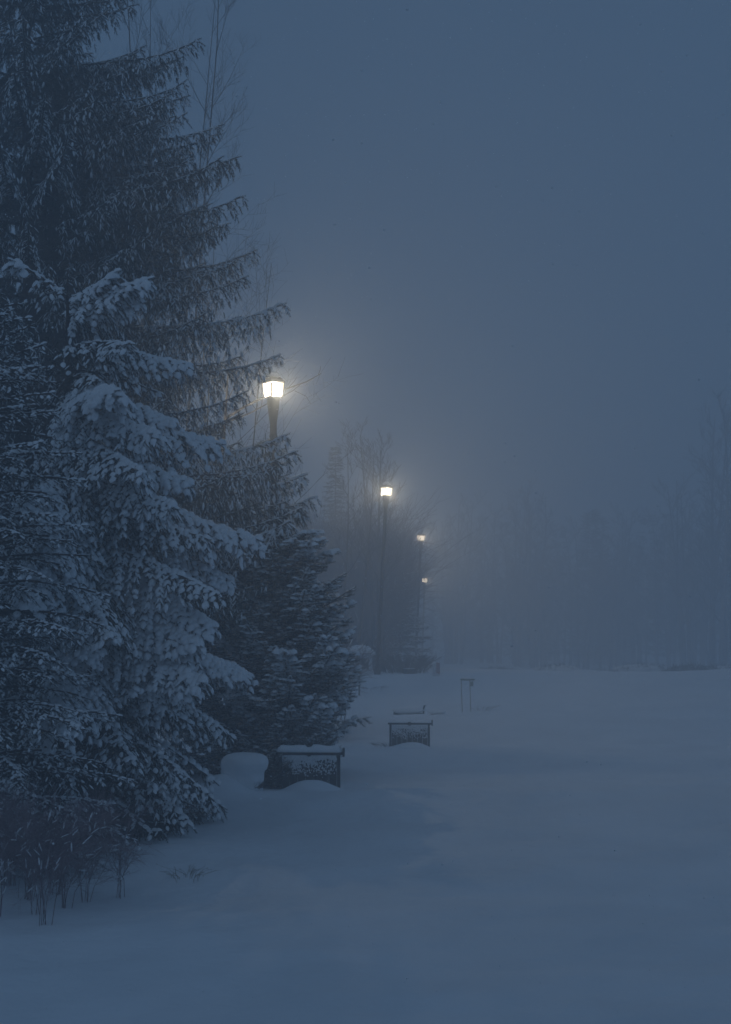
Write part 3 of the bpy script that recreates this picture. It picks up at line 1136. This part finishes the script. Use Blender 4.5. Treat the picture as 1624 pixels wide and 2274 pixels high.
# low rail nearly buried
d = 55.5
b = G(908, d)
root = empty("low_rail", b, "nearly buried low wooden rail behind the farther bench, two stub posts showing", "rail")
for x, h_ in ((876, .22), (941, .36)):
    X = (x - 908) / F * d
    m = MB(); m.tube([(X, 0, -.2), (X + .0, 0, h_ * .7), (X + .05, 0, h_)], .03, 6); m.build("post", M_WOOD, root)
m = MB(); m.box(-.02, .02, .04, 1.05, .05, .07); m.build("rail", M_WOOD, root, bevel=.01)
m = MB(); m.blob((-.02, .0, .17), (.62, .14, .115), 30, 9, 7, .25); m.build("rail_snow", M_SNOW, root, smooth=True)
root = empty("snowy_plank", G(971, d - .8), "short snow-topped plank lying right of the nearly buried rail", "plank")
m = MB(); m.box(.0, .02, .02, .46, .12, .05); m.build("board", M_WOOD, root, bevel=.01)
m = MB(); m.blob((-.02, .0, .09), (.33, .12, .075), 22, 8, 9, .25); m.build("snow", M_SNOW, root, smooth=True)

# dark low crate by the brush
b = G(909, 72.5)
root = empty("storage_box", b, "low dark box dusted with snow between the second lamp and the striped post", "box")
m = MB(); m.box(0, 0, .12, .56, .4, .45); m.build("body", M_WOOD, root, bevel=.02)
m = MB(); m.box(0, 0, .355, .60, .44, .03); m.build("lid", M_WOOD, root, bevel=.008)
m = MB(); m.blob((0, 0, .38), (.28, .2, .03), 14, 6, 1); m.build("snow", M_SNOW, root, smooth=True)


# ---------------------------------------------------------------- the far side of the field
def far_tree_proto(seed, H, spread, stems, name="bare_tree"):
    return bare_tree(name, (0, 0, 0), H, "x", seed, twig=M_FROST_HAZE, stems=stems, spread=spread, trunk_r=.16, levels=3, nb=5, first=.22, up=.75, thin=.022)


protos = [far_tree_proto(90, 14, .26, 1), far_tree_proto(91, 15, .24, 2), far_tree_proto(92, 13, .30, 1), far_tree_proto(93, 16, .22, 3)]
used = set()
rn = random.Random(9)
spots = []
for i in range(46):
    x = 960 + (i * 15.2) % 690 + rn.uniform(-14, 14)
    spots.append((x, rn.uniform(175, 215), rn.uniform(.9, 1.35)))
spots += [(1575, 146, 1.65), (1612, 142, 1.75), (1540, 156, 1.3), (1640, 150, 1.5), (1195, 175, 1.35), (1010, 175, 1.3)]
special = {46: "tall hazy bare tree near the right edge, rising above the far tree line",
           47: "tallest faint bare tree cut by the right edge of the picture"}
for i, (x, d, s) in enumerate(spots):
    k = i % 4 if i < 46 else (3 if i % 2 == 0 else 1)
    o = protos[k] if k not in used else copy_tree(protos[k])
    used.add(k)
    o.location = G(x, d)
    o.scale = (s * 1.15, s * 1.15, s)
    o.rotation_euler = (0, 0, rn.uniform(0, 6.28))
    tag(o, special.get(i, "faint bare tree in the misty line of trees across the field"), "bare tree",
        None if i in special else "bare trees of the far tree line")
    if i in special and "group" in o: del o["group"]

# dense far wood behind them, one mass
rn = np.random.default_rng(77)
O, D, L = [], [], []
for i in range(230):
    x = rn.uniform(-140, 190)
    y = rn.uniform(188, 215)
    H = rn.uniform(10, 19)
    n = 260
    zz = rn.uniform(0, 1, n)**.8
    rr = (1 - zz) ** .6 * rn.uniform(1.6, 3.2) * rn.uniform(.2, 1, n)
    a = rn.uniform(0, 6.28, n)
    O.append(np.stack([x + rr * np.cos(a), y + rr * np.sin(a), zz * H], 1))
    D.append(np.stack([np.cos(a), np.sin(a), rn.uniform(-.3, .5, n)], 1))
    L.append(rn.uniform(.6, 1.3, n))
O, D, L = map(np.concatenate, (O, D, L))
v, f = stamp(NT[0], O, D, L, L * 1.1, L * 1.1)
w = fast_mesh("far_wood", v, f, M_FROSTFIR_HAZE)
tag(w, "dark misty wood closing the far side of the field", "wood", kind="stuff")


def house(x, d, W, H, roofh, label, yb):
    p = P(x, yb, d)
    gzv = float(gz(p.x, d))
    root = empty("house", (p.x, d, gzv), label, "house")
    h = p.z - gzv
    m = MB(); m.box(0, 0, (h + H) / 2, W, 6, h + H); m.build("wall", M_WALL, root)
    z0 = h + H
    m = MB()
    v = [(-W * .56, -3.4, z0), (W * .56, -3.4, z0), (W * .56, 3.4, z0), (-W * .56, 3.4, z0), (0, -3.4, z0 + roofh), (0, 3.4, z0 + roofh)]
    m.add(v, [(3, 2, 1, 0), (0, 1, 4), (2, 3, 5), (1, 2, 5, 4), (3, 0, 4, 5)])
    m.build("roof", M_SNOW, root)
    for sx in (-.25, .25):
        m = MB(); m.box(sx * W, -3.01, z0 - H * .5, W * .16, .05, H * .4); f_ = m.build("window", M_DARKGLASS, root)


house(1040, 222, 6.0, 2.4, 2.2, "faint pale house behind the far trees to the right of the smallest lamp", 1385)
house(1180, 226, 5.5, 2.2, 3.2, "faint pale gabled house in the middle of the misty trees", 1345)
house(1340, 224, 8.0, 2.4, 1.8, "faint pale wide house behind the far trees on the right", 1370)


# snow-covered hedges and bushes along the far edge of the field
def hedge(x, d, W, H, label, seed, snow=True):
    b = G(x, d)
    root = empty("far_bush", b, label, "bush")
    rn = np.random.default_rng(seed)
    n = int(260 * W)
    t = rn.uniform(-.5, .5, n)
    prof = np.sqrt(np.clip(1 - (2 * t)**2, 0, 1))
    O = np.stack([t * W, rn.uniform(-.6, .6, n), rn.uniform(0, 1, n) * H * prof], 1)
    D = rn.normal(0, 1, (n, 3)); D[:, 2] = np.abs(D[:, 2]) + .2
    L = rn.uniform(.2, .4, n)
    v, f = stamp(NT[1], O, D, L, L, L)
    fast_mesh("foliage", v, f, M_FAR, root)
    if snow:
        m = MB()
        m.blob((0, -.1, H * .62), (W * .47, .6, H * .48), 36, 12, seed, .3, 4.0)
        m.build("snow", M_SNOW, root, smooth=True)


hedge(1240, 108, 3.6, .75, "snow-topped low bush in the middle of the field's far edge", 1)
hedge(1330, 112, 4.2, .6, "low snow-topped bush right of the field's middle at its far edge", 2)
hedge(1100, 106, 3.5, .45, "flat snow-covered bush at the far edge behind the two-legged board", 3)
hedge(1430, 106, 4.4, .8, "second bush from the right along the field's far edge", 4)
hedge(1540, 100, 4.8, 1.0, "largest dark bush at the right end of the field's far edge", 5, snow=False)
hedge(1610, 101, 2.6, .9, "snow-capped bush cut by the right edge of the picture", 6)

# ---------------------------------------------------------------- falling snow, only flakes near enough to see
rn = np.random.default_rng(5)
n = 9000
d = rn.uniform(8, 60, n)
O = np.stack([rn.uniform(-.27, .27, n) * d, d, rn.uniform(0.2, 14, n)], 1)
O = O[(O[:, 2] < CAM_H + .43 * O[:, 1])]
n = len(O)
r = rn.uniform(.003, .008, n)
oct_v = np.array([(1, 0, 0), (-1, 0, 0), (0, 1, 0), (0, -1, 0), (0, 0, 1), (0, 0, -1)], float)
oct_f = np.array([(0, 2, 4), (2, 1, 4), (1, 3, 4), (3, 0, 4), (2, 0, 5), (1, 2, 5), (3, 1, 5), (0, 3, 5)])
v = (O[:, None] + oct_v[None] * r[:, None, None]).reshape(-1, 3)
f = (oct_f[None] + (np.arange(n) * 6)[:, None, None]).reshape(-1, 3)
o = fast_mesh("falling_snow", v, f, M_SNOW)
tag(o, "fine snowflakes drifting through the air", "snowflakes", kind="stuff")

# ---------------------------------------------------------------- haze
m = MB()
m.box(0, 125, 13.0, 660, 420, 31.5)
hz = m.build("haze", None) if False else None
me = bpy.data.meshes.new("haze")
me.from_pydata(np.concatenate(m.v).tolist(), [], m.f)
hm = bpy.data.materials.new("haze_air")
hm.use_nodes = True
nt = hm.node_tree
nt.nodes.clear()
pv = nt.nodes.new("ShaderNodeVolumePrincipled")
pv.inputs["Color"].default_value = (.90, .94, .98, 1)
pv.inputs["Density"].default_value = FOG
pv.inputs["Anisotropy"].default_value = .55
ho = nt.nodes.new("ShaderNodeOutputMaterial")
nt.links.new(pv.outputs[0], ho.inputs["Volume"])
me.materials.append(hm)
o = bpy.data.objects.new("haze", me)
link(o)
tag(o, "blue evening mist filling the air over the field", "haze", kind="stuff")
